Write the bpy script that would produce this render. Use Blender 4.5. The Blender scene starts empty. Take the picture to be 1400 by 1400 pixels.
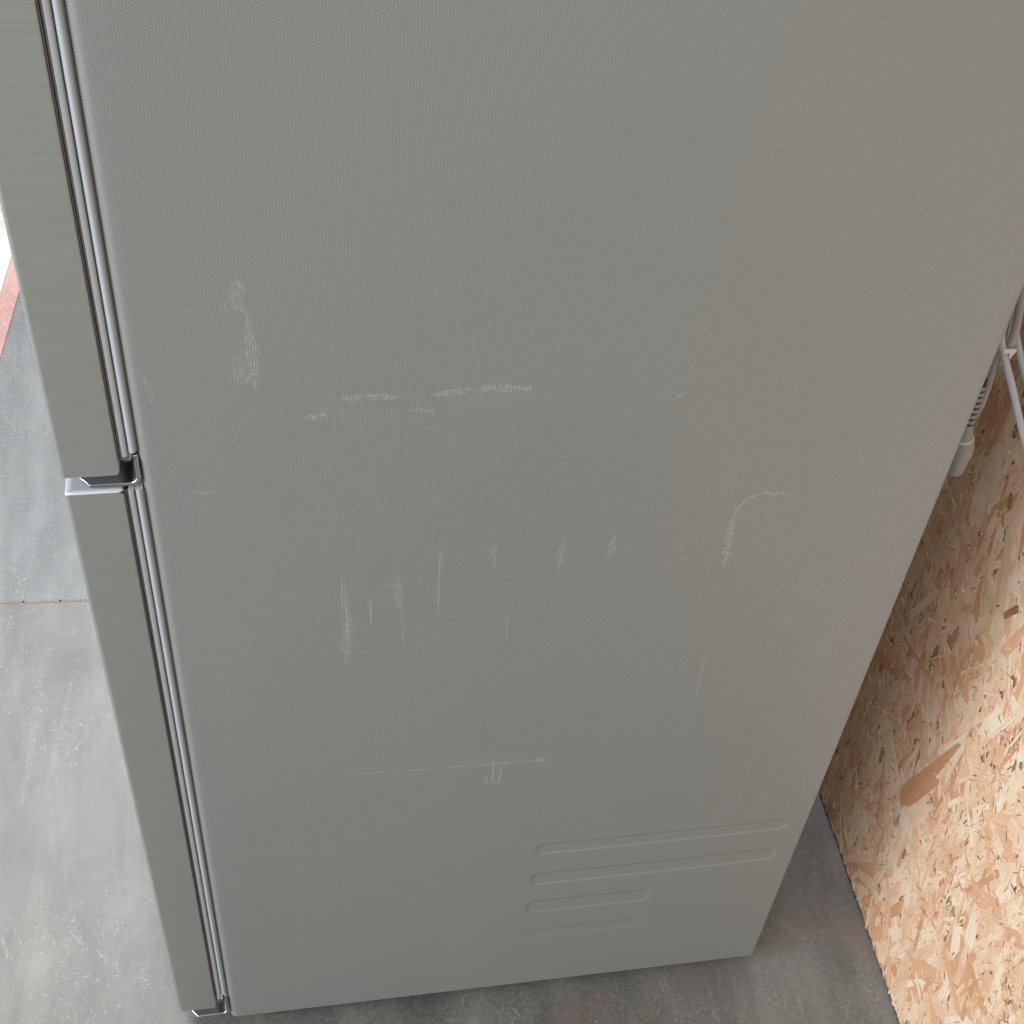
import bpy, bmesh, math, random
import numpy as np
from mathutils import Vector, Euler, Matrix
random.seed(7); rng = np.random.default_rng(7)
S = bpy.context.scene
COL = S.collection

# ------------------------------------------------------------------ camera, world, lamps, exposure
cam_d = bpy.data.cameras.new('camera'); cam = bpy.data.objects.new('camera', cam_d); COL.objects.link(cam)
cam.location = (0.0943869, -0.74697839, 1.66260212)
cam.rotation_euler = (0.7536498, -0.06834507, -0.15601441)
cam_d.sensor_width = 36.0; cam_d.lens = 2000.15 / 1400 * 36.0
cam_d.clip_start = 0.02; cam_d.clip_end = 200
S.camera = cam
S.render.resolution_x = S.render.resolution_y = 1024

W = bpy.data.worlds.new('World'); S.world = W; W.use_nodes = True
W.node_tree.nodes['Background'].inputs[0].default_value = (0.93, 0.98, 1.0, 1)
W.node_tree.nodes['Background'].inputs[1].default_value = 0.475

def area(name, loc, target, sx, sy, power, col=(1, 1, 1)):
    d = bpy.data.lights.new(name, 'AREA'); d.shape = 'RECTANGLE'; d.size = sx; d.size_y = sy
    d.energy = power; d.color = col
    o = bpy.data.objects.new(name, d); COL.objects.link(o); o.location = loc
    o.rotation_euler = (Vector(target) - Vector(loc)).to_track_quat('-Z', 'Y').to_euler()
    return o
area('window_light', (-1.2, 7.2, 11.5), (-0.2, 0.2, 0.0), 4.5, 3.5, 1720, (1.0, 0.995, 0.98))
area('hall_fill', (-2.5, -1.9, 2.75), (0.6, -0.1, 0.6), 2.8, 2.6, 142, (1.0, 0.995, 0.98))  # added fill lamp, lifts the board and the side panel; no fixture known
area('side_fill', (-6.0, -1.2, 2.6), (0.0, 0.0, 0.8), 3.4, 2.6, 250, (0.95, 0.98, 1.0))  # added lamp that brightens rounded edges and gasket from the left; window unseen

S.view_settings.view_transform = 'Standard'; S.view_settings.look = 'None'
S.view_settings.exposure = 0.0; S.view_settings.gamma = 1.0

# ------------------------------------------------------------------ helpers
def tag(o, label=None, cat=None, group=None, kind=None):
    if label: o['label'] = label
    if cat: o['category'] = cat
    if group: o['group'] = group
    if kind: o['kind'] = kind
    return o

def empty(name, loc):
    o = bpy.data.objects.new(name, None); COL.objects.link(o); o.location = loc
    o.empty_display_size = 0.1
    return o

ORG = {}
def org(o):
    v = Vector((0, 0, 0))
    while o is not None:
        v += o.location; o = o.parent
    return v

def mesh_obj(name, verts, faces, mat, parent=None, smooth=False, loc=None):
    """verts are in world coordinates; the object sits at loc, or at its parent's origin"""
    base = org(parent) if parent else Vector((0, 0, 0))
    off = Vector(loc) if loc is not None else base
    me = bpy.data.meshes.new(name)
    me.from_pydata([tuple(Vector(v) - off) for v in verts], [], faces)
    me.update()
    o = bpy.data.objects.new(name, me); COL.objects.link(o)
    o.parent = parent; o.location = off - base
    if mat: me.materials.append(mat)
    if smooth: me.polygons.foreach_set('use_smooth', [True] * len(me.polygons))
    return o

def bevel(o, w, seg=2, angle=40):
    m = o.modifiers.new('bevel', 'BEVEL'); m.width = w; m.segments = seg; m.limit_method = 'ANGLE'
    m.angle_limit = math.radians(angle); m.harden_normals = True
    return o

def prism(name, outline, axis, a, b, mat, parent=None, smooth=False, loc=None):
    """closed 2-D outline extruded along axis from a to b. outline coordinates are the two other axes in order"""
    n = len(outline); vs = []
    for t in (a, b):
        for p in outline:
            if axis == 0: vs.append((t, p[0], p[1]))
            elif axis == 1: vs.append((p[0], t, p[1]))
            else: vs.append((p[0], p[1], t))
    fs = [tuple(range(n)), tuple(range(2 * n - 1, n - 1, -1))]
    for i in range(n):
        j = (i + 1) % n
        fs.append((i, i + n, j + n, j))
    o = mesh_obj(name, vs, fs, mat, parent, smooth, loc)
    bm = bmesh.new(); bm.from_mesh(o.data); bmesh.ops.recalc_face_normals(bm, faces=bm.faces); bm.to_mesh(o.data); bm.free()
    return o

def box(name, x0, x1, y0, y1, z0, z1, mat, parent=None, bv=0, seg=2):
    o = prism(name, [(x0, y0), (x1, y0), (x1, y1), (x0, y1)], 2, z0, z1, mat, parent)
    if bv: bevel(o, bv, seg)
    return o

def rrect(x0, x1, z0, z1, r, n=6):
    """rounded rectangle; r = (bl, br, tr, tl)"""
    out = []
    for (cx, cz, rr, a0) in ((x0 + r[0], z0 + r[0], r[0], 180), (x1 - r[1], z0 + r[1], r[1], 270),
                             (x1 - r[2], z1 - r[2], r[2], 0), (x0 + r[3], z1 - r[3], r[3], 90)):
        if rr <= 1e-6: out.append((cx, cz)); continue
        for i in range(n + 1):
            a = math.radians(a0 + 90 * i / n); out.append((cx + rr * math.cos(a), cz + rr * math.sin(a)))
    return out

def tube(name, pts, rx, ry, mat, parent=None, seg=16, ncirc=14, up=(1, 0, 0), caps=True, scale=None):
    """swept elliptical tube through catmull-rom points; rx across 'up', ry along"""
    P = [Vector(p) for p in pts]; Q = []
    ext = [P[0] * 2 - P[1]] + P + [P[-1] * 2 - P[-2]]
    for i in range(1, len(ext) - 2):
        a, b, c, d = ext[i - 1:i + 3]
        for k in range(seg):
            t = k / seg
            Q.append(0.5 * ((2 * b) + (c - a) * t + (2 * a - 5 * b + 4 * c - d) * t * t + (3 * b - a - 3 * c + d) * t ** 3))
    Q.append(P[-1]); vs = []; fs = []; n = len(Q); up = Vector(up)
    for i, q in enumerate(Q):
        T = (Q[min(i + 1, n - 1)] - Q[max(i - 1, 0)]).normalized()
        U = (up - T * up.dot(T)).normalized(); V = T.cross(U)
        s = scale(i / (n - 1)) if scale else 1
        for k in range(ncirc):
            a = 2 * math.pi * k / ncirc
            vs.append(q + U * (ry * s * math.cos(a)) + V * (rx * s * math.sin(a)))
    for i in range(n - 1):
        for k in range(ncirc):
            k2 = (k + 1) % ncirc
            fs.append((i * ncirc + k, i * ncirc + k2, (i + 1) * ncirc + k2, (i + 1) * ncirc + k))
    if caps:
        fs.append(tuple(range(ncirc - 1, -1, -1))); fs.append(tuple((n - 1) * ncirc + k for k in range(ncirc)))
    return mesh_obj(name, vs, fs, mat, parent, True)

# ------------------------------------------------------------------ node helpers
class NT:
    def __init__(s, name):
        s.m = bpy.data.materials.new(name); s.m.use_nodes = True; s.t = s.m.node_tree
        s.b = s.t.nodes['Principled BSDF']; s.out = s.t.nodes['Material Output']
    def n(s, typ, **kw):
        o = s.t.nodes.new(typ)
        for k, v in kw.items(): setattr(o, k, v)
        return o
    def put(s, sock, v):
        if isinstance(v, bpy.types.NodeSocket): s.t.links.new(v, sock)
        elif v is not None:
            if hasattr(sock.default_value, '__len__') and not isinstance(v, (int, float)):
                if len(sock.default_value) == 4 and len(v) == 3: v = (*v, 1)
                sock.default_value = v
            else: sock.default_value = v
    def math(s, op, a, b=None, c=None, clamp=False):
        o = s.n('ShaderNodeMath', operation=op, use_clamp=clamp)
        s.put(o.inputs[0], a); s.put(o.inputs[1], b)
        if c is not None: s.put(o.inputs[2], c)
        return o.outputs[0]
    def vm(s, op, a, b=None):
        o = s.n('ShaderNodeVectorMath', operation=op); s.put(o.inputs[0], a)
        if b is not None: s.put(o.inputs['Scale'] if op == 'SCALE' else o.inputs[1], b)
        return o.outputs['Value'] if op in ('DOT_PRODUCT', 'LENGTH', 'DISTANCE') else o.outputs[0]
    def mix(s, f, a, b):
        o = s.n('ShaderNodeMix', data_type='RGBA'); s.put(o.inputs[0], f); s.put(o.inputs[6], a); s.put(o.inputs[7], b)
        return o.outputs[2]
    def ramp(s, f, stops, interp='LINEAR'):
        o = s.n('ShaderNodeValToRGB'); s.put(o.inputs[0], f); r = o.color_ramp; r.interpolation = interp
        while len(r.elements) < len(stops): r.elements.new(0.5)
        for e, (p, c) in zip(r.elements, stops):
            e.position = p; e.color = (*c, 1) if len(c) == 3 else c
        return o.outputs[0]
    def step(s, v, a, b, t0=0., t1=1.):
        o = s.n('ShaderNodeMapRange', interpolation_type='SMOOTHSTEP')
        for i, x in enumerate((v, a, b, t0, t1)): s.put(o.inputs[i], x)
        return o.outputs[0]
    def noise(s, vec, scale, detail=4., rough=.55, dist=0.):
        o = s.n('ShaderNodeTexNoise'); s.put(o.inputs['Vector'], vec); o.inputs['Scale'].default_value = scale
        o.inputs['Detail'].default_value = detail; o.inputs['Roughness'].default_value = rough
        o.inputs['Distortion'].default_value = dist
        return o.outputs[0]
    def mapping(s, vec, loc=(0, 0, 0), rot=(0, 0, 0), sc=(1, 1, 1)):
        o = s.n('ShaderNodeMapping'); s.put(o.inputs[0], vec); o.inputs[1].default_value = loc
        o.inputs[2].default_value = rot; o.inputs[3].default_value = sc
        return o.outputs[0]
    def pos(s): return s.n('ShaderNodeNewGeometry').outputs['Position']
    def bump(s, h, strength, dist, prev=None):
        o = s.n('ShaderNodeBump'); o.inputs['Strength'].default_value = strength; o.inputs['Distance'].default_value = dist
        s.put(o.inputs['Height'], h)
        if prev is not None: s.put(o.inputs['Normal'], prev)
        return o.outputs[0]
    def fin(s, col=None, rough=None, metal=None, normal=None, **kw):
        if col is not None: s.put(s.b.inputs['Base Color'], col)
        if rough is not None: s.put(s.b.inputs['Roughness'], rough)
        if metal is not None: s.put(s.b.inputs['Metallic'], metal)
        if normal is not None: s.put(s.b.inputs['Normal'], normal)
        for k, v in kw.items(): s.put(s.b.inputs[k.replace('_', ' ')], v)
        return s.m

# ------------------------------------------------------------------ materials
# wear marks on the side sheet, in metres on the sheet (x along the depth, z up)
MARKS = [  # kind, A, B, half width, strength
 ('s', (0.0774, 1.0833), (0.0747, 1.0630), .0060, .55), ('s', (0.0721, 1.0661), (0.0802, 1.0567), .0055, .45),
 ('s', (0.0807, 1.0567), (0.0833, 0.9904), .0050, .60), ('s', (0.0654, 1.0112), (0.0859, 0.9935), .0050, .45),
 ('s', (0.0640, 1.0640), (0.0700, 1.0560), .0040, .35), ('s', (0.0790, 1.0280), (0.0720, 0.9960), .0110, .22),
 ('s', (0.0120, 1.0072), (0.0131, 0.9823), .0022, .55), ('s', (0.1361, 0.9771), (0.1799, 0.9759), .0038, .60),
 ('s', (0.1131, 0.9604), (0.1302, 0.9611), .0032, .75), ('s', (0.1878, 0.9608), (0.2053, 0.9602), .0034, .65),
 ('s', (0.2033, 0.9751), (0.2354, 0.9790), .0036, .65), ('s', (0.2334, 0.9788), (0.2777, 0.9763), .0046, .68),
 ('s', (0.2100, 0.9700), (0.2777, 0.9680), .0090, .15), ('s', (0.1200, 0.9690), (0.1700, 0.9560), .0080, .12),
 ('l', (0.1375, 0.7896), (0.1373, 0.7417), .0009, .35), ('s', (0.1390, 0.7779), (0.1430, 0.7317), .0030, .40),
 ('s', (0.1421, 0.7504), (0.1400, 0.6785), .0056, .50), ('l', (0.1401, 0.7600), (0.1420, 0.6900), .0008, .35),
 ('l', (0.1597, 0.7647), (0.1602, 0.7267), .0009, .50), ('s', (0.1798, 0.7865), (0.1826, 0.7455), .0042, .42),
 ('l', (0.1845, 0.7816), (0.1847, 0.7264), .0007, .25), ('l', (0.1870, 0.7380), (0.1870, 0.6900), .0014, .14),
 ('l', (0.2143, 0.8131), (0.2148, 0.7227), .0008, .38), ('s', (0.2150, 0.8088), (0.2162, 0.7913), .0030, .35),
 ('s', (0.2574, 0.8128), (0.2578, 0.7866), .0026, .42), ('l', (0.2729, 0.7202), (0.2751, 0.6875), .0008, .32),
 ('s', (0.2710, 0.7205), (0.2760, 0.7195), .0020, .55), ('l', (0.1990, 0.7850), (0.1992, 0.7720), .0008, .30),
 ('s', (0.3122, 0.8130), (0.3111, 0.7744), .0036, .48), ('s', (0.3532, 0.8157), (0.3527, 0.7806), .0040, .45),
 ('s', (0.4108, 0.8027), (0.4104, 0.7859), .0020, .28), ('s', (0.4488, 0.8317), (0.4518, 0.7650), .0042, .70),
 ('l', (0.4488, 0.8300), (0.4560, 0.8450), .0011, .45), ('l', (0.4548, 0.8440), (0.4700, 0.8518), .0010, .50),
 ('s', (0.4669, 0.8510), (0.4920, 0.8470), .0026, .80), ('l', (0.4561, 0.6481), (0.4582, 0.5741), .0009, .28),
 ('l', (0.2741, 0.5158), (0.2748, 0.4685), .0011, .45), ('l', (0.2829, 0.4972), (0.2812, 0.4680), .0010, .42),
 ('l', (0.2707, 0.4906), (0.2680, 0.4670), .0010, .42), ('s', (0.2690, 0.4700), (0.2800, 0.4690), .0040, .30),
 ('l', (0.2760, 0.5000), (0.2765, 0.4700), .0007, .32),
 ('s', (0.0320, 0.8935), (0.0500, 0.8910), .0014, .60), ('s', (0.3819, 0.9610), (0.3868, 0.9613), .0020, .70),
 ('s', (0.3993, 0.9647), (0.4076, 0.9641), .0012, .45), ('s', (0.5313, 0.9177), (0.5345, 0.9190), .0016, .50),
 ('s', (0.5378, 0.8889), (0.5437, 0.8831), .0016, .60), ('l', (0.1190, 0.5085), (0.3168, 0.5014), .0009, .55), ('l', (0.2350, 0.5044), (0.3260, 0.5011), .0010, 1.0), ('l', (0.3150, 0.5012), (0.3190, 0.5060), .0010, 1.0),
]
def stroke_group():
    g = bpy.data.node_groups.new('wear_stroke', 'ShaderNodeTree')
    for nm, ty in (('P', 'NodeSocketVector'), ('A', 'NodeSocketVector'), ('D', 'NodeSocketVector'), ('inv', 'NodeSocketFloat'),
                   ('w', 'NodeSocketFloat'), ('s', 'NodeSocketFloat'), ('prev', 'NodeSocketFloat')):
        g.interface.new_socket(nm, in_out='INPUT', socket_type=ty)
    g.interface.new_socket('out', in_out='OUTPUT', socket_type='NodeSocketFloat')
    gi = g.nodes.new('NodeGroupInput'); go = g.nodes.new('NodeGroupOutput'); L = g.links.new
    def vm(op, a, b, sc=False):
        o = g.nodes.new('ShaderNodeVectorMath'); o.operation = op; L(a, o.inputs[0]); L(b, o.inputs['Scale'] if sc else o.inputs[1])
        return o.outputs['Value'] if op in ('DOT_PRODUCT', 'LENGTH', 'DISTANCE') else o.outputs[0]
    def ma(op, a, b, clamp=False):
        o = g.nodes.new('ShaderNodeMath'); o.operation = op; o.use_clamp = clamp
        for i, x in enumerate((a, b)):
            if isinstance(x, (int, float)): o.inputs[i].default_value = x
            else: L(x, o.inputs[i])
        return o.outputs[0]
    ap = vm('SUBTRACT', gi.outputs['P'], gi.outputs['A'])
    t = ma('MULTIPLY', vm('DOT_PRODUCT', ap, gi.outputs['D']), gi.outputs['inv'], True)
    d = vm('DISTANCE', ap, vm('SCALE', gi.outputs['D'], t, True))
    # width swells in the middle of the stroke
    k = ma('MULTIPLY', ma('SUBTRACT', 1.0, t), t); k = ma('ADD', ma('MULTIPLY', k, 3.2), 0.2)
    w = ma('MULTIPLY', k, gi.outputs['w'])
    m = ma('SUBTRACT', 1.0, ma('DIVIDE', d, w), True)
    m = ma('MULTIPLY', ma('MULTIPLY', m, 2.2, True), gi.outputs['s'])
    L(ma('MAXIMUM', m, gi.outputs['prev']), go.inputs[0])
    return g

STROKE = stroke_group()
FLOOR_SCRATCHES = [
 ((-.1925, .1469), (-.1683, .1192), .0008, .75), ((-.1590, .1181), (-.1440, .0994), .0009, .8), ((-.1081, .0783), (-.0944, .0665), .0011, .5),
 ((-.2033, .5289), (-.2314, .3382), .0050, .16), ((-.2430, .5776), (-.2581, .3303), .0070, .14), ((-.2366, .4294), (-.2324, .4058), .0009, .6),
 ((-.3357, 1.0714), (-.3133, 1.0269), .0014, .4), ((.6705, -.0427), (.6700, -.0749), .0030, .18), ((.6641, .0648), (.7082, .0197), .0050, .16),
 ((.5527, -.0373), (.5683, -.0648), .0040, .2), ((.3246, -.016), (.3392, -.0341), .0018, .4)]
def side_sheet_material():
    T = NT('grey_coated_sheet'); P = T.pos()
    flat = T.vm('MULTIPLY', P, (1, 0, 1))
    # embossed dot lattice, staggered columns
    a, b = 0.0039, 0.00225
    def lat(off):
        v = T.vm('ADD', flat, off); v = T.vm('MULTIPLY', v, (1 / a, 0, 1 / b)); v = T.vm('FRACTION', v)
        v = T.vm('SUBTRACT', v, (.5, 0, .5)); v = T.vm('MULTIPLY', v, (a, 0, b)); return T.vm('LENGTH', v)
    d = T.math('MINIMUM', lat((10, 0, 10)), lat((10 + a / 2, 0, 10 + b / 2)))
    dots = T.step(d, 0.00105, 0.00045)
    # wear marks
    nz = T.n('ShaderNodeTexNoise'); T.put(nz.inputs['Vector'], flat); nz.inputs['Scale'].default_value = 130; nz.inputs['Detail'].default_value = 2
    wob = T.vm('SCALE', T.vm('SUBTRACT', nz.outputs['Color'], (.5, .5, .5)), 0.0085)
    PW = T.vm('MULTIPLY', T.vm('ADD', flat, wob), (1, 0, 1))
    G = STROKE
    def chain(kind, P):
        prev = None
        for k, A, B, w, s in MARKS:
            if k != kind: continue
            n = T.n('ShaderNodeGroup'); n.node_tree = G
            D = (B[0] - A[0], 0, B[1] - A[1])
            T.put(n.inputs['P'], P); n.inputs['A'].default_value = (A[0], 0, A[1]); n.inputs['D'].default_value = D
            n.inputs['inv'].default_value = 1 / (D[0] ** 2 + D[2] ** 2); n.inputs['w'].default_value = w; n.inputs['s'].default_value = s
            if prev is not None: T.put(n.inputs['prev'], prev)
            prev = n.outputs[0]
        return prev
    patch = T.noise(flat, 260, 3, .6)
    sc = T.math('MULTIPLY', chain('s', PW), T.step(patch, .40, .60, .10, .95))
    sc = T.math('MULTIPLY', sc, T.math('MULTIPLY_ADD', dots, .92, .08))
    streak = T.noise(T.mapping(flat, sc=(700, 1, 60)), 1, 2, .5)
    ln = T.math('MULTIPLY', chain('l', flat), T.step(streak, .36, .55, .25, .85))
    wear = T.math('ADD', sc, ln, clamp=True)
    cloud = T.noise(flat, 3.2, 3, .5)
    base = T.mix(cloud, (.210, .221, .217), (.223, .230, .225))
    dust = T.step(T.noise(flat, 900, 1, .5), .76, .82)
    base = T.mix(T.math('MULTIPLY', dust, .12), base, (.7, .7, .68))
    base = T.mix(T.math('MULTIPLY', dots, .13), base, (.56, .57, .56))
    col = T.mix(T.math('MULTIPLY', wear, .46), base, (.80, .82, .81))
    nrm = T.bump(dots, .30, .00018)
    rough = T.math('MULTIPLY_ADD', wear, .2, .40)
    return T.fin(col, rough, 0.0, nrm, Specular_IOR_Level=.5)

def brushed_steel():
    T = NT('brushed_steel'); P = T.pos()
    v = T.mapping(P, sc=(22, 22, 780))
    g = T.noise(v, 1, 3, .6); g2 = T.noise(T.mapping(P, sc=(6, 6, 420)), 1, 2, .5)
    f = T.math('ADD', T.math('MULTIPLY', g, .6), T.math('MULTIPLY', g2, .4))
    blot = T.noise(P, 7, 3, .5)
    col = T.mix(f, (.41, .428, .416), (.65, .672, .655))
    col = T.mix(T.math('MULTIPLY', T.step(blot, .35, .7), .28), col, (.50, .54, .51))
    spk = T.step(T.noise(P, 420, 1, .5), .74, .80)
    col = T.mix(T.math('MULTIPLY', spk, .25), col, (.75, .75, .72))
    return T.fin(col, T.math('MULTIPLY_ADD', f, .14, .40), .80, T.bump(f, .12, .0003), Anisotropic=.5)

def plain(name, col, rough=.5, metal=0., var=.06, scale=60, bumps=.0):
    T = NT(name); P = T.pos(); nz = T.noise(P, scale, 3, .6)
    c = T.mix(nz, tuple(x * (1 - var) for x in col), tuple(min(1, x * (1 + var)) for x in col))
    return T.fin(c, rough, metal, T.bump(nz, .3, bumps) if bumps else None)

def floor_material(name, tintA, tintB, dirt, white=.0):
    T = NT(name); P = T.pos()
    big = T.noise(P, 2.6, 4, .6, .4); mid = T.noise(P, 11, 5, .62, .3); fine = T.noise(P, 190, 4, .7)
    grit = T.noise(P, 620, 2, .6)
    c = T.mix(T.step(big, .32, .68), tintA, tintB)
    c = T.mix(T.math('MULTIPLY', T.step(mid, .42, .72), .35), c, tuple(x * 1.35 for x in tintB))
    c = T.mix(T.math('MULTIPLY', T.step(fine, .42, .70), .32), c, tuple(min(1, x * 1.9) for x in tintB))
    c = T.mix(T.math('MULTIPLY', T.step(fine, .46, .26), .28), c, tuple(x * .55 for x in tintA))
    # reddish brown stains
    sepx = T.n('ShaderNodeSeparateXYZ'); T.put(sepx.inputs[0], P); sepx = sepx.outputs[0]
    st = T.math('MULTIPLY', T.step(T.noise(T.mapping(P, loc=(3.1, .7, 0)), 6.5, 4, .6, .6), .47, .68), T.step(sepx, -.10, .10))
    smear = T.noise(T.mapping(P, loc=(1.3, 0, 0), rot=(0, 0, .35), sc=(16, 4.5, 1)), 1, 4, .62, .5)
    c = T.mix(T.math('MULTIPLY', T.step(smear, .46, .70), .42), c, tuple(min(1, x * 1.55) for x in tintB))
    c = T.mix(T.math('MULTIPLY', T.step(smear, .50, .30), .34), c, tuple(x * .62 for x in tintA))
    c = T.mix(T.math('MULTIPLY', st, dirt), c, (.17, .10, .085))
    # short curved scuffs: ridges of a warped noise
    sN = T.noise(T.mapping(P, sc=(1, .5, 1), rot=(0, 0, .5)), 120, 3, .6, .9)
    rid = T.step(T.math('ABSOLUTE', T.math('SUBTRACT', sN, .5)), .018, .004)
    msk = T.step(T.noise(P, 5.5, 3, .6), .46, .62)
    scuff = T.math('MULTIPLY', rid, T.math('MULTIPLY', msk, T.step(T.noise(P, 85, 2, .6), .45, .60)))
    c = T.mix(T.math('MULTIPLY', scuff, .4), c, (.45, .45, .43))
    fl = T.vm('MULTIPLY', P, (1, 1, 0)); prev = None
    for A, B, w, k in FLOOR_SCRATCHES:
        n = T.n('ShaderNodeGroup'); n.node_tree = STROKE; D = (B[0] - A[0], B[1] - A[1], 0)
        T.put(n.inputs['P'], fl); n.inputs['A'].default_value = (A[0], A[1], 0); n.inputs['D'].default_value = D
        n.inputs['inv'].default_value = 1 / (D[0] ** 2 + D[1] ** 2); n.inputs['w'].default_value = w; n.inputs['s'].default_value = k
        if prev is not None: T.put(n.inputs['prev'], prev)
        prev = n.outputs[0]
    c = T.mix(T.math('MULTIPLY', T.math('MULTIPLY', prev, .5), T.step(fine, .40, .60)), c, (.55, .56, .54))
    spk = T.step(T.noise(P, 300, 1, .4), .79, .83)
    c = T.mix(T.math('MULTIPLY', spk, .8), c, (.75, .76, .72))
    h = T.math('ADD', T.math('MULTIPLY', fine, .6), T.math('MULTIPLY', grit, .4))
    r = T.math('ADD', T.math('MULTIPLY', mid, .22), T.math('MULTIPLY', fine, .2)); r = T.math('ADD', r, .24)
    return T.fin(c, r, 0, T.bump(h, .35, .0009), Specular_IOR_Level=.5)

def strand_material(name, tone_from_object):
    T = NT(name)
    if tone_from_object:
        tone = T.n('ShaderNodeObjectInfo').outputs['Random']; seed = T.n('ShaderNodeObjectInfo').outputs['Random']
    else:
        at = T.n('ShaderNodeAttribute', attribute_name='tone'); tone = at.outputs['Fac']; seed = tone
    uv = T.n('ShaderNodeUVMap').outputs[0]
    v = T.vm('ADD', T.mapping(uv, sc=(18, 520, 1)), T.vm('SCALE', (91.7, 53.1, 17.), T.math('MULTIPLY', seed, 30)))
    gr = T.noise(v, 1, 4, .6, .2)
    big = T.noise(T.pos(), 24, 3, .6)
    PAL = [(0.0, (.82, .69, .55)), (.18, (.79, .62, .465)), (.42, (.76, .545, .385)), (.62, (.72, .47, .31)), (.80, (.64, .36, .21)), (.92, (.50, .24, .12)), (.96, (.38, .18, .08)), (1.0, (.14, .065, .03))]
    if tone_from_object: tone = T.math('MULTIPLY', T.math('POWER', tone, 1.2), .84)
    c = T.ramp(tone, PAL)
    lines = T.noise(T.vm('ADD', T.mapping(uv, sc=(9, 1900, 1)), T.vm('SCALE', (11.7, 73.1, 7.), T.math('MULTIPLY', seed, 30))), 1, 2, .5)
    c = T.mix(T.math('MULTIPLY', T.step(gr, .44, .74), .42), c, (.40, .23, .12))
    c = T.mix(T.math('MULTIPLY', T.step(lines, .55, .75), .40), c, (.33, .17, .08))
    c = T.mix(T.math('MULTIPLY', T.step(gr, .48, .25), .35), c, (.76, .63, .46))
    c = T.mix(T.math('MULTIPLY', T.step(big, .42, .72), .42), c, (.60, .33, .17))
    c = T.mix(T.math('MULTIPLY', T.step(T.noise(T.pos(), 330, 3, .7), .62, .72), .55), c, (.24, .12, .06))
    return T.fin(c, T.math('MULTIPLY_ADD', gr, .25, .38), 0, T.bump(gr, .35, .0004))

M_side = side_sheet_material()
M_steel = brushed_steel()
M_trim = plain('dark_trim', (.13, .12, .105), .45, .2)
M_fold = plain('folded_steel_edge', (.37, .37, .36), .3, 1.)
M_liner = plain('pale_grey_plastic', (.40, .43, .45), .36)
M_gasket = plain('pale_blue_grey_gasket', (.41, .445, .475), .34)
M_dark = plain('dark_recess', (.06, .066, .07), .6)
M_cap = plain('light_plastic_cap', (.62, .64, .66), .30)
M_gapfill = plain('grey_gap_filler', (.22, .24, .25), .5)  # mid grey that lightens the dark gap beside the gasket
M_capt = plain('grey_cap_top', (.36, .38, .42), .4)
M_hinge = plain('zinc_plated_steel', (.70, .72, .73), .24, 1., .12, 200)
M_cord = plain('grey_cord_rubber', (.38, .39, .40), .42)
M_cord_b = plain('pale_blue_grey_cord', (.47, .53, .64), .34)
M_tie = plain('white_plastic_tie', (.80, .80, .76), .4)
M_plug = plain('grey_plug_plastic', (.33, .355, .365), .38)
M_plug_r = plain('cream_plug_ring', (.72, .70, .64), .4)
M_black = plain('black_slots', (.02, .02, .02), .6)
M_floor = floor_material('worn_grey_floor', (.083, .083, .081), (.126, .124, .119), .40)
M_floor2 = floor_material('worn_blue_grey_floor', (.085, .093, .100), (.138, .148, .154), .12)
M_white = floor_material('white_floor_paint', (.36, .36, .345), (.48, .48, .46), .1)
M_red = floor_material('faded_red_floor_paint', (.30, .165, .15), (.40, .235, .215), .1)
M_joint = plain('tan_joint_filler', (.21, .18, .155), .8, 0, .3, 90, .002)
M_strand = strand_material('wood_strand', True)
M_strand_s = strand_material('wood_strands_pressed', False)
M_boardcore = plain('pressed_strand_core', (.42, .28, .16), .6, 0, .3, 40, .001)
M_feet = plain('black_rubber_foot', (.03, .03, .03), .6)
M_bodyback = plain('grey_cabinet_metal', (.38, .38, .37), .5)

# ------------------------------------------------------------------ setting: floor
JOINT = lambda x: .6505 - .0664 * x          # line of the joint between the two floor slabs
def sheet(name, pts, z, mat, thick=0.004):
    return prism(name, pts, 2, z - thick, z, mat)
f1 = sheet('floor', [(-12, -12), (12, -12), (12, JOINT(12)), (-12, JOINT(-12))], 0, M_floor, .05); tag(f1, kind='structure')
f2 = sheet('floor', [(-12, JOINT(-12) + .003), (12, JOINT(12) + .003), (12, 16), (-12, 16)], 0, M_floor2, .05); tag(f2, kind='structure')
# filler in the joint: broken pieces sunk between the slabs
vs, fs = [], []
x = -2.2
while x < 1.2:
    L = random.uniform(.012, .05); h = random.choice([-.0008, -.0005, .0005, .0006, .0007, -.0003, -.003])
    y0, y1 = JOINT(x) - .0004, JOINT(x) + .0034; k = len(vs)
    w = random.uniform(0, .0012) if h > 0 else 0
    for (xx, yy, zz) in ((x, y0 - w, h), (x + L, y0 - w - .0664 * L, h), (x + L, y1 + w - .0664 * L, h), (x, y1 + w, h)):
        vs.append((xx, yy, zz))
    for (xx, yy, zz) in list(vs[k:k + 4]): vs.append((xx, yy, -.03))
    fs += [(k, k + 1, k + 2, k + 3), (k, k + 4, k + 5, k + 1), (k + 2, k + 6, k + 7, k + 3), (k + 1, k + 5, k + 6, k + 2), (k, k + 3, k + 7, k + 4)]
    x += L + random.uniform(.001, .004)
jf = mesh_obj('joint_filler', vs, fs, M_joint); tag(jf, kind='structure')
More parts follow.
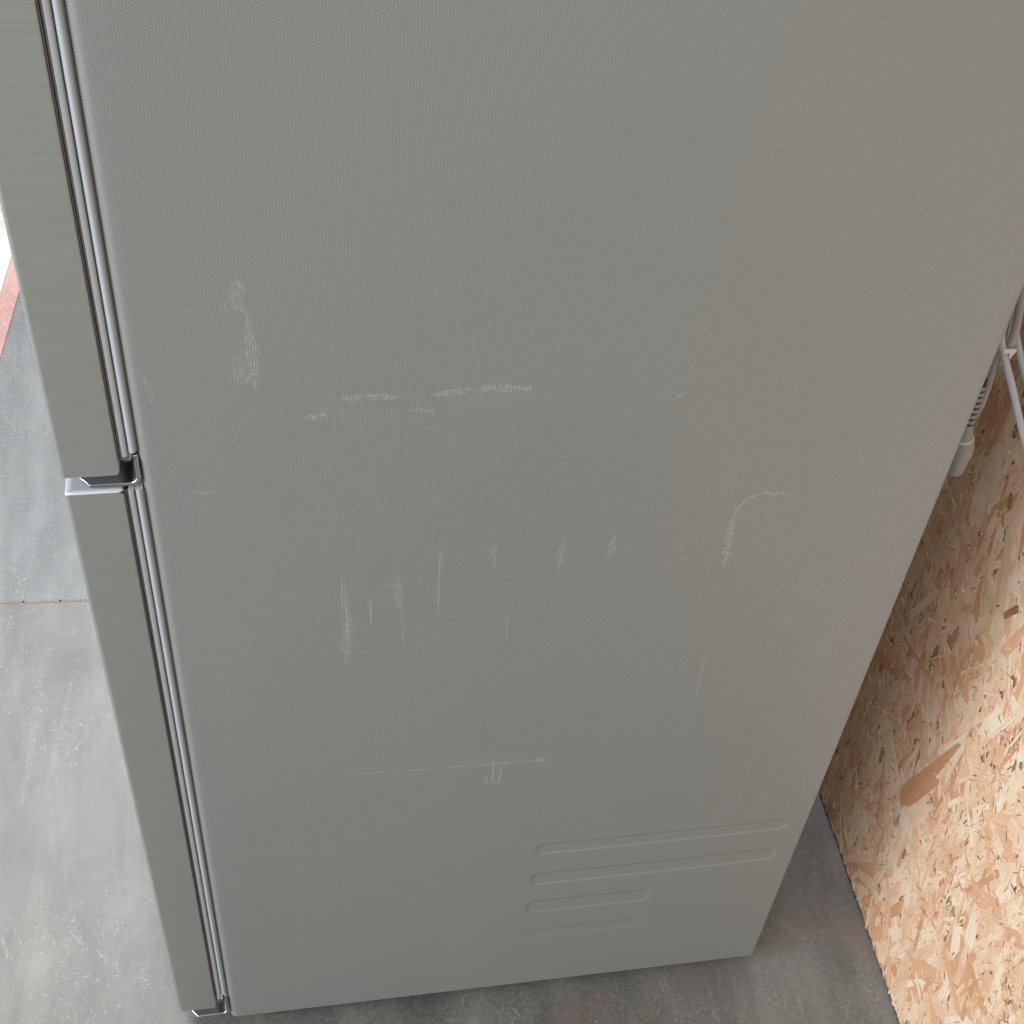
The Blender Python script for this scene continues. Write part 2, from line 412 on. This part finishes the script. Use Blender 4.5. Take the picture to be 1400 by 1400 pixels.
# painted line and the white zone beyond it
sl = .1063; xl = lambda y: -.3575 - sl * (1.4326 - y); xr = lambda y: -.3351 - sl * (1.3611 - y) + .0
st = sheet('red_floor_line', [(xl(.7), .70), (xr(.7), .70), (xr(9), 9), (xl(9), 9)], .0012, M_red, .0012)
st['kind'] = 'structure'
wz = sheet('white_floor', [(-9, .70), (xl(.7) - .001, .70), (xl(9) - .001, 9), (-9, 9)], .0009, M_white, .0009); wz['kind'] = 'structure'

# ------------------------------------------------------------------ refrigerator
FW = .80          # width of the refrigerator, away from the viewer
H = 1.86          # height of the cabinet
D = .62           # depth of the cabinet
ZS = .898         # level of the seam between the doors
F = empty('refrigerator', (.30, FW / 2, 0))
tag(F, 'tall grey refrigerator with scratched textured side and brushed steel doors', 'refrigerator')

# side sheet: grid whose relief carries the pressed ribs, the dent and a slight oil-canning
xs = np.concatenate([np.arange(.0065, .32, .004), np.arange(.32, .612, .002), np.linspace(.612, .6185, 4)])
zs = np.concatenate([[.030, .0306, .032], np.arange(.035, .125, .006), np.arange(.125, .365, .0012), np.arange(.366, .44, .004),
                     np.arange(.44, .53, .0014), np.arange(.532, 1.30, .012), np.arange(1.30, H, .05), [H]])
XX, ZZ = np.meshgrid(xs, zs)
def sst(v, a, b):
    t = np.clip((v - a) / (b - a), 0, 1); return t * t * (3 - 2 * t)
def slot(x0, x1, z0, z1, depth, soft=.0042):
    r = (z1 - z0) / 2; zc = (z0 + z1) / 2; r2 = min(r, .011)
    qx = np.abs(XX - (x0 + x1) / 2) - (x1 - x0) / 2 + r2; qz = np.abs(ZZ - zc) - r + r2
    d = np.hypot(np.maximum(qx, 0), np.maximum(qz, 0)) + np.minimum(np.maximum(qx, qz), 0) - r2
    return depth * (1 - sst(d, -soft, 0.0))
Y = np.zeros_like(XX)
Y += slot(.327, .600, .3245, .3470, .0008)
Y += slot(.327, .600, .2620, .2880, .0008)
Y += slot(.327, .467, .2010, .2285, .0007)
Y += slot(.327, .467, .1400, .1660, .0004, .008)
# long crease of the dent with a pushed-in patch under it
def segd(ax, az, bx, bz):
    dx, dz = bx - ax, bz - az; t = np.clip(((XX - ax) * dx + (ZZ - az) * dz) / (dx * dx + dz * dz), 0, 1)
    return np.hypot(XX - ax - t * dx, ZZ - az - t * dz), t
d1, t1 = segd(.1149, .5088, .3168, .5020)
below = (ZZ < .5088 - (XX - .1149) * .0335)
Y += np.where(below, .0004, -.0003) * np.exp(-(d1 / .0024) ** 2) * (.25 + .75 * t1)
Y += .0006 * np.exp(-(np.hypot(XX - .318, (ZZ - .5050)) / .004) ** 2)
for (a, b, dep) in (((.5608, .4237), (.5451, .3608), .0005), ((.5253, .4001), (.5027, .3635), .0004)):
    dd, tt = segd(a[0], a[1], b[0], b[1]); Y += dep * np.exp(-(dd / .009) ** 2) * np.sin(np.pi * np.clip(tt, .05, 1)) 
Y += .0010 * np.sin(XX * 9 + .6) * np.sin(ZZ * 5.2 + .4) * sst(XX, .0, .08) * (1 - sst(XX, .56, .618)) * sst(ZZ, .03, .1)
nx, nz = len(xs), len(zs)
# wrap: rounded front edge, small rounded rear edge
front = []; R0 = .0062
for i in range(9):
    a = math.pi / 2 * i / 8; front.append((R0 - R0 * math.cos(math.pi / 2 - a) , R0 - R0 * math.sin(math.pi / 2 - a)))
R0 = .0077
front = [(-.0012 + R0 * (1 - math.sin(a)), R0 * (1 - math.cos(a))) for a in [math.pi / 2 * (8 - i) / 8 for i in range(8)]]
front = [(-.0012, .03)] + front            # a flange running back along the cabinet's front, then the curve
rr = .0015
rear = [(.6185 + rr * math.sin(a), rr * (1 - math.cos(a))) for a in [math.pi / 2 * i / 4 for i in range(1, 5)]] + [(.62, .03)]
vs = []
cols = len(front) + nx + len(rear)
for j, z in enumerate(zs):
    for (x, y) in front: vs.append((x, y, z))
    for i in range(nx): vs.append((xs[i], Y[j, i], z))
    for (x, y) in rear: vs.append((x, y, z))
fs = [(j * cols + i, j * cols + i + 1, (j + 1) * cols + i + 1, (j + 1) * cols + i) for j in range(nz - 1) for i in range(cols - 1)]
# turned-in lip at the bottom
k = len(vs)
for i in range(cols):
    x, y, z = vs[i]; vs.append((min(max(x, -.0002), .619), y + .0009, z)); vs.append((min(max(x, -.0002), .619), y + .0009, z + .02))
for i in range(cols - 1):
    fs.append((i + 1, i, k + 2 * i, k + 2 * i + 2)); fs.append((k + 2 * i + 2, k + 2 * i, k + 2 * i + 1, k + 2 * i + 3))
side = mesh_obj('side_panel', vs, fs, M_side, F, True)

body = box('cabinet', .0012, .6188, .0032, FW, .034, H - .002, M_bodyback, F)
box('top_panel', -.0, .6195, -.0003 + .0, FW, H + .0003, H + .022, M_bodyback, F, .004)
kick = box('base_plinth', .022, .60, .03, FW - .03, .012, .0335, M_dark, F)
def foot(x, y):
    n = 20
    o = prism('foot', [(x + .016 * math.cos(2 * math.pi * i / n), y + .016 * math.sin(2 * math.pi * i / n)) for i in range(n)], 2, 0.0005, .0115, M_feet, F)
    bevel(o, .002)
for x in (.06, .57):
    for y in (.07, FW - .07): foot(x, y)

# doors -------------------------------------------------------------
def door(z0, z1, rb, rt, lin0, lin1, label):
    """steel wrapper with folded rear edge, pale liner, gasket"""
    X0, X1 = -.0556, -.0150
    # outline in plan: rounded front corners, side face, folded rear edges
    def plan():
        o = []; r = .0034
        for i in range(7):
            a = math.radians(180 + 90 * i / 6); o.append((X0 + r + r * math.cos(a), r + r * math.sin(a)))
        o += [(X1 - .0010, 0), (X1 - .0003, .0004), (X1, .0012), (X1, FW - .001)]
        for i in range(7):
            a = math.radians(90 + 90 * i / 6); o.append((X0 + r + r * math.cos(a), FW - r + r * math.sin(a)))
        return o
    pl = plan(); n = len(pl); lev = []
    # stack of levels along z: corners near the side face round off towards top and bottom
    def ring(z, inset, ycut):
        return [(min(max(x, X0 + inset * .35), X1 - inset), min(max(y, ycut), FW - ycut), z) for (x, y) in pl]
    seq = []
    for i in range(7):
        a = math.pi / 2 * i / 6
        seq.append((z0 + rb * (1 - math.sin(a)), rb * (1 - math.cos(a)), .0008 * (1 - math.sin(a)) if False else 0))
    seq = [(z0 + rb * (1 - math.cos(math.pi / 2 * i / 6)), rb * (1 - math.sin(math.pi / 2 * i / 6)), .0009 * (1 - i / 1) if i < 1 else 0) for i in range(7)]
    top = [(z1 - rt * (1 - math.cos(math.pi / 2 * i / 6)), rt * (1 - math.sin(math.pi / 2 * i / 6)), .0009 if i < 1 else 0) for i in range(7)][::-1]
    for (z, ins, yc) in seq + top: lev.append(ring(z, ins, yc))
    vs = [p for l in lev for p in l]; m = len(lev)
    fs = [(j * n + i, j * n + (i + 1) % n, (j + 1) * n + (i + 1) % n, (j + 1) * n + i) for j in range(m - 1) for i in range(n)]
    fs += [tuple(range(n - 1, -1, -1)), tuple((m - 1) * n + i for i in range(n))]
    d = mesh_obj('door', vs, fs, M_steel, F, True)
    ms = d.modifiers.new('ws', 'WEIGHTED_NORMAL'); ms.keep_sharp = True
    d.data.set_sharp_from_angle(angle=math.radians(35))
    d['label'] = label
    # dark folded edge with two hairline grooves
    o = prism('edge_fold', [(X1 + .0001, .0030), (X1 + .0001, .0016), (X1 + .0008, .0010), (X1 + .0012, .0016), (X1 + .0016, .0026), (X1 + .0021, .0013),
                            (X1 + .0029, .0013), (X1 + .0032, .0030), (X1 + .0032, .01), (X1 + .0001, .01)], 2, lin0 - .004, lin1, M_fold, d)
    bevel(o, .0002, 1)
    box('fold_trim_strip', X1 + .0001, X1 + .0034, .0101, .02, lin0 - .004, lin1, M_trim, d)  # dark brown trim strip behind the fold
    # pale inner liner: flat strip that rounds over at its rear edge
    prof = [(-.0117, .02), (-.0117, .0010), (-.0114, .0005), (-.0090, .0005), (-.0084, .0008), (-.0079, .0018), (-.0076, .0035), (-.0074, .02)]
    o = prism('inner_liner', prof, 2, lin0, lin1, M_liner, d, True); o.data.set_sharp_from_angle(angle=math.radians(50))
    # gasket: bellows bulge and the dark slot in front of the cabinet
    gp = [(-.0072, .02)] + [(-.0072 + .00275 * (1 - math.cos(a)), .0034 - .0028 * math.sin(a)) for a in [math.pi * i / 10 for i in range(11)]] + [(-.0016, .02)]
    g = prism('gasket', gp, 2, lin0 + .003, lin1, M_gasket, d, True); g.data.set_sharp_from_angle(angle=math.radians(60))
    box('gap_filler', -.0072, -.0008, .0036, .0062, lin0 + .003, lin1 - .002, M_gapfill, d)  # added filler strip, lightens the shaded gap between gasket and cabinet
    box('gasket_channel', -.0150, .0009, .0202, .04, lin0 - .005, lin1, M_dark, d)
    return d
ud = door(.9152, H + .01, .0045, .0045, .9320, H - .004, 'upper brushed steel door seen from its side')
ld = door(.0590, .8972, .0040, .0045, .0850, .8985, 'lower brushed steel door seen from its side')
# pale moulded cap on top of the lower door: a rim proud of the steel
cap = prism('end_cap', [(-.0553, .0), (-.0553, .0), (-.0178, .0), (-.0155, .0012), (-.0150, .0035), (-.0150, FW), (-.0553, FW)][1:], 2, .8973, .8988, M_cap, ld)
bevel(cap, .0008, 3)
cap2 = prism('end_cap', rrect(-.0550, -.0155, .0025, FW - .003, (.002, .002, .002, .002)), 2, .8989, .9000, M_capt, ld); cap2['label'] = 'recessed grey plastic top face of the lower door'
cb = prism('end_cap', rrect(-.0545, -.0165, .0020, FW - .002, (.002, .002, .002, .002)), 2, .9132, .9151, M_capt, ud); cb['label'] = 'grey underside of the upper door'

# hinges --------------------------------------------------------------
def hinge(zp, ztop, name):
    """bent plate: chamfered tongue between the doors, curving up against the cabinet front"""
    th = .0034; Rb = .0075
    xe = -.0012                                    # outer face of the upright
    # centre profile in x-z: tongue then bend then upright
    out = [(-.0448, zp)]; 
    lower = [(-.0448, zp - th), ]
    cx, cz = xe - Rb, zp - th + Rb
    pts_o = [(-.0448, zp - th), (cx, zp - th)] + [(cx + Rb * math.sin(a), cz - Rb * math.cos(a)) for a in [math.pi / 2 * i / 8 for i in range(1, 9)]] + [(xe, ztop)]
    ri = Rb - th
    pts_i = [(xe - th, ztop)] + [(cx + ri * math.sin(a), cz - ri * math.cos(a)) for a in [math.pi / 2 * i / 8 for i in range(8, 0, -1)]] + [(cx, zp), (-.0448, zp)]
    prof = pts_o + pts_i; n = len(prof)
    def yfront(x, z):
        if x < -.0370: return .0004 + (-.0370 - x) * 1.1
        if z > ztop - .005: return .0004 + (z - ztop + .005) * .5
        return .0004
    prof = []
    for i in range(5): prof.append((-.0448 + i * (.0448 - .0365) / 4, zp - th))
    prof += pts_o[1:-1] + [(xe, ztop - .005), (xe, ztop), (xe - th, ztop), (xe - th, ztop - .005)] + pts_i[1:-1]
    for i in range(5): prof.append((-.0365 - i * (.0448 - .0365) / 4, zp))
    n = len(prof)
    vs = [(x, yfront(x, z), z) for (x, z) in prof] + [(x, .055, z) for (x, z) in prof]
    fs = [tuple(range(n)), tuple(range(2 * n - 1, n - 1, -1))] + [(i, i + n, (i + 1) % n + n, (i + 1) % n) for i in range(n)]
    o = mesh_obj('hinge', vs, fs, M_hinge, F)
    bm = bmesh.new(); bm.from_mesh(o.data); bmesh.ops.recalc_face_normals(bm, faces=bm.faces); bm.to_mesh(o.data); bm.free()
    bevel(o, .0010, 3, 50); o['label'] = name
    for yy in (.022, .042):
        m = 12; vsb = []
        b = prism('hinge_bolt', [(yy + .004 * math.cos(2 * math.pi * i / m), (ztop + zp) / 2 + .006 + .004 * math.sin(2 * math.pi * i / m)) for i in range(m)], 0, xe - th - .0022, xe - th + .0002, M_hinge, o)
        bevel(b, .0006)
    n2 = 16
    p = prism('hinge_pin', [(-.030 + .004 * math.cos(2 * math.pi * i / n2), .028 + .004 * math.sin(2 * math.pi * i / n2)) for i in range(n2)], 2, zp + .0001, zp + .0125, M_hinge, o)
    return o
hinge(.9066, .9310, 'middle hinge bracket between the two doors')
hinge(.0420, .0820, 'bottom hinge bracket under the lower door')
# dark pocket behind the hinge upright
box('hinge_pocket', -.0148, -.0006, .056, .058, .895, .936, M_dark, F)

# ------------------------------------------------------------------ power cord behind the refrigerator
PC = empty('power_cord', (.70, .12, .86))
tag(PC, 'grey power cord bundled with a white tie and its plug hanging behind the refrigerator', 'power cord')
tube('cord', [(.655, .085, 1.10), (.6682, .08, 1.0109), (.6725, .08, .9897), (.6749, .078, .9768), (.6779, .075, .9557), (.6786, .072, .941), (.6774, .07, .9291)], .0036, .0036, M_cord, PC)
tube('cord', [(.66, .10, 1.08), (.6821, .10, .988), (.6879, .10, .955), (.6827, .09, .9432), (.6826, .085, .9245), (.6933, .095, .8852)], .0020, .0020, M_cord, PC)
tube('cord', [(.6685, .075, .9504), (.6674, .068, .936), (.6927, .066, .8868), (.7212, .068, .8327), (.752, .068, .776), (.767, .070, .742), (.7715, .082, .745), (.7655, .09, .785),
              (.754, .09, .818), (.7213, .09, .8706), (.6944, .088, .9197), (.6854, .09, .9445)], .0025, .0032, M_cord_b, PC)
tube('cord', [(.6755, .085, .9417), (.6734, .078, .9225), (.6781, .078, .8852), (.6821, .082, .8516), (.6885, .095, .8288), (.6945, .11, .8386), (.6911, .11, .8885)], .0031, .0031, M_cord, PC)
# tie round the bundle with its tail
o = prism('cable_tie', [(.6700, .9300), (.6806, .9306), (.6816, .9284), (.6795, .9235), (.6790, .9200), (.6772, .9215), (.6760, .9262), (.6700, .9265)], 1, .0640, .0656, M_tie, PC); bevel(o, .0003, 1)
# slotted strain relief, lathe-turned plug
def lathe(name, p0, p1, prof, mat, parent, n=24, squash=1.0):
    p0, p1 = Vector(p0), Vector(p1); T = (p1 - p0).normalized(); U = T.cross(Vector((0, 1, 0))).normalized(); V = T.cross(U); L = (p1 - p0).length
    vs = []; fs = []
    for (t, r) in prof:
        for k in range(n):
            a = 2 * math.pi * k / n; vs.append(p0 + T * (t * L) + U * (r * math.cos(a)) + V * (r * squash * math.sin(a)))
    for i in range(len(prof) - 1):
        for k in range(n):
            k2 = (k + 1) % n; fs.append((i * n + k, i * n + k2, (i + 1) * n + k2, (i + 1) * n + k))
    fs.append(tuple(range(n - 1, -1, -1))); fs.append(tuple((len(prof) - 1) * n + k for k in range(n)))
    o = mesh_obj(name, vs, fs, mat, parent, True); o.data.set_sharp_from_angle(angle=math.radians(38)); return o
S0, S1 = Vector((.6735, .08, .8800)), Vector((.6755, .08, .8302))
lathe('strain_relief_core', S0, S1, [(-.4, .0030), (0, .0033), (1, .0042)], M_black, PC)
first = None
for k in range(8):
    t = k / 8 + .02
    a = S0.lerp(S1, t); b = S0.lerp(S1, t + .066)
    lathe('strain_relief_rib', a, b, [(0, .0046 + .0012 * t), (1, .0047 + .0012 * t)], M_plug, PC)
lathe('cord_end', (.6722, .08, .9100), S0, [(0, .0031), (1, .0032)], M_cord, PC)
P0, P1 = (.6755, .08, .8302), (.6830, .084, .7705)
lathe('plug_body', P0, P1, [(-.04, .0045), (.0, .0062), (.16, .0070), (.19, .0078), (.215, .0084), (.225, .0093), (.30, .0108), (.42, .0118), (.52, .0120), (.54, .0104), (.78, .0100), (.80, .0094), (.90, .0090), (.93, .0085), (.94, .0050)], M_plug, PC, 28)
lathe('plug_ring', P0, P1, [(.185, .0080), (.19, .0092), (.212, .0095), (.222, .0088)], M_plug_r, PC, 28)

# ------------------------------------------------------------------ strand board
BX = .78246
BR = empty('strand_board', (BX, 0, 0))
tag(BR, 'raw pressed wood strand board standing upright behind the refrigerator', 'wood board')
Y0, Y1, ZT = -.95, 1.35, 2.2
# core sheet with a ragged lower edge
bot = []
y = Y0
while y < Y1:
    bot.append((y, random.uniform(.0, .0035))); y += random.uniform(.004, .012)
bot.append((Y1, .001))
prism('board_core', bot + [(Y1, ZT), (Y0, ZT)], 0, BX + .0012, BX + .018, M_boardcore, BR)

def strand_outline(L, Wd, rnd):
    """split wafer: long sides nearly parallel, ends torn. length along u, width along v"""
    h = L / 2; w = Wd / 2; tp = rnd.uniform(-.22, .22); bow = rnd.uniform(-.12, .12) * Wd
    sh = rnd.uniform(-.6, .6) * Wd
    def side(sgn):
        return [(u * h, sgn * w * (1 + tp * u + rnd.uniform(-.05, .05)) + bow * (1 - u * u)) for u in (-.86, -.45, -.05, .4, .84)]
    top = side(1); dn = side(-1)[::-1]
    def end(sgn):
        k = rnd.choice([2, 3, 3, 4]); pts = []
        for i in range(k):
            f = (i + .5) / k * 2 - 1
            pts.append((sgn * h * (1 + rnd.uniform(-.12, .10)) + sgn * 0 + f * sh * .5 * sgn, -sgn * w * f * .9 * -1))
        return pts
    # walk round clockwise: left end upwards, top side, right end downwards, bottom side
    le = sorted(end(-1), key=lambda p: p[1]); re = sorted(end(1), key=lambda p: -p[1])
    return le + top + re + dn

def strand_angle(rnd):
    # most strands run up and down the board, others lie at any angle
    return rnd.gauss(90, 18) if rnd.random() < .72 else rnd.uniform(0, 180)

def add_strand(V, Fc, UV, TN, cy, cz, ang, out, proud, tilt, tone, thick=.0003):
    ca, sa = math.cos(ang), math.sin(ang); k = len(V); n = len(out)
    for d in (0, thick):
        for (u, v) in out:
            V.append((BX - proud + d + u * tilt[0] + v * tilt[1], cy + u * ca - v * sa, cz + u * sa + v * ca)); UV.append((u, v))
    Fc.append(tuple(range(k, k + n)))
    for i in range(n):
        j = (i + 1) % n; Fc.append((k + i, k + n + i, k + n + j, k + j))
    TN += [tone] * (n + 1)

def strands_mesh(name, items, mat, attr, parent=None, loc=None):
    V, Fc, UV, TN = [], [], [], []
    for it in items: add_strand(V, Fc, UV, TN, *it)
    off = Vector(loc) if loc is not None else org(parent)
    me = bpy.data.meshes.new(name); me.from_pydata([(a - off.x, b - off.y, c - off.z) for (a, b, c) in V], [], Fc)
    ul = me.uv_layers.new(name='UVMap'); li = np.empty(len(me.loops), dtype=np.int32); me.loops.foreach_get('vertex_index', li)
    ul.data.foreach_set('uv', np.array(UV)[li].ravel())
    if attr:
        a = me.attributes.new('tone', 'FLOAT', 'FACE'); a.data.foreach_set('value', TN)
    me.materials.append(mat)
    # faces must look towards the room
    o = bpy.data.objects.new(name, me); COL.objects.link(o); o.parent = parent
    return o

rnd = random.Random(11)
ZY = (-.62, .42, -.0, 1.12)     # stretch of the board the picture can show
items = []
for k in range(7500):           # mid-size strands
    L = rnd.uniform(.02, .10); Wd = rnd.choice([rnd.uniform(.002, .007), rnd.uniform(.005, .018)])
    cy = rnd.uniform(ZY[0], ZY[1]); cz = rnd.uniform(.0, ZY[3]); a = math.radians(strand_angle(rnd))
    ext = abs(math.sin(a)) * L / 2 + Wd / 2
    if cz < ext + .001: cz = ext * rnd.uniform(.95, 1.15) + .001
    items.append((cy, cz, a, strand_outline(L, Wd, rnd), rnd.uniform(.0000, .0010), (rnd.gauss(0, .0025), rnd.gauss(0, .009)), rnd.random() ** 1.1 * .88))
for k in range(9000):           # slivers and crumbs, gathered in patches
    py, pz = rnd.uniform(ZY[0], ZY[1]), rnd.uniform(.01, ZY[3])
    if k % 3: 
        c = (k // 60) % 120; r2 = random.Random(c); py = r2.uniform(ZY[0], ZY[1]) + rnd.gauss(0, .022); pz = abs(r2.uniform(.0, ZY[3]) + rnd.gauss(0, .05)) + .01
    L = rnd.uniform(.003, .016); Wd = rnd.uniform(.0006, .0022)
    h, w = L / 2, Wd / 2
    out = [(-h, -w * .3), (-h * .5, w), (h * .6, w * .8), (h, 0), (h * .4, -w)][::-1]
    tone = rnd.choice([rnd.uniform(0, .25), rnd.uniform(.6, .9), rnd.uniform(.9, 1.0)])
    items.append((py, max(pz, .012), math.radians(rnd.gauss(90, 45)), out, rnd.uniform(.0008, .0015), (rnd.gauss(0, .02), rnd.gauss(0, .15)), tone))
so = strands_mesh('strands', items, M_strand_s, True, BR); tag(so, kind='stuff')

# the 300 that show largest, each an object sharing one of 36 outlines
shapes = []
for k in range(36):
    L = rnd.uniform(.05, .12); Wd = rnd.uniform(.007, .024)
    V = strands_mesh('strand', [(0, 0, 0, strand_outline(L, Wd, rnd), BX, (rnd.gauss(0, .0015), rnd.gauss(0, .005)), .5, .0004)], M_strand, False, None, (0, 0, 0))
    shapes.append((V.data, L, Wd)); bpy.data.objects.remove(V)
def put_strand(me, cy, cz, ang, proud):
    o = bpy.data.objects.new('strand', me); COL.objects.link(o); o.parent = BR
    o.location = (-proud, cy, cz); o.rotation_euler = (ang, 0, 0)
    return o
cnt = 0
while cnt < 288:
    me, L, Wd = rnd.choice(shapes)
    cy = rnd.uniform(-.34, .24); cz = rnd.uniform(.0, .85) ** 1.0
    if cy < -.10 - .0 and cz > .62 + (cy + .1): continue
    a = math.radians(strand_angle(rnd)); ext = abs(math.sin(a)) * L / 2 + abs(math.cos(a)) * Wd / 2
    if cz < ext + .001: cz = ext + rnd.uniform(.001, .01)
    put_strand(me, cy, cz, a, rnd.uniform(.0001, .0011)); cnt += 1
# strands that catch the eye in the photograph
def special(p0, p1, width, tone, label=None, proud=.0007):
    (ya, za), (yb, zb) = p0, p1; L = math.hypot(yb - ya, zb - za); a = math.atan2(zb - za, yb - ya)
    r = random.Random(int(za * 1e4)); out = strand_outline(L, width, r)
    o = strands_mesh('strand', [(0, 0, 0, out, BX, (.002, .010), tone, .0004)], M_strand_s, True, None, (0, 0, 0))
    o.parent = BR; o.location = (-proud, (ya + yb) / 2, (za + zb) / 2); o.rotation_euler = (a, 0, 0)
    if label: o['label'] = label
    return o
special((.0737, .2338), (.0183, .4164), .026, .88, 'large reddish brown strand', .00105)
special((.007, .0822), (-.041, .2558), .016, .86)
special((-.1075, .0899), (-.0906, .1998), .012, .84)
special((-.0801, .3026), (-.1339, .3484), .028, .72, 'broad orange strand', .0009)
special((-.097, .4278), (-.156, .3901), .014, .70)
special((.1276, .3493), (.1474, .4045), .012, .72)
special((.0551, .4561), (.067, .5334), .018, .80)
special((.0568, .5891), (.0444, .6164), .0075, .985, 'small dark brown sliver of bark', .0013)
special((.1235, .6930), (.1180, .6770), .0070, .97, 'small round brown bark spot', .0013)
special((-.03, .05), (-.07, .19), .020, .1)
special((-.15, .12), (-.20, .25), .022, .06)
special((-.02, .30), (-.06, .42), .020, .12)
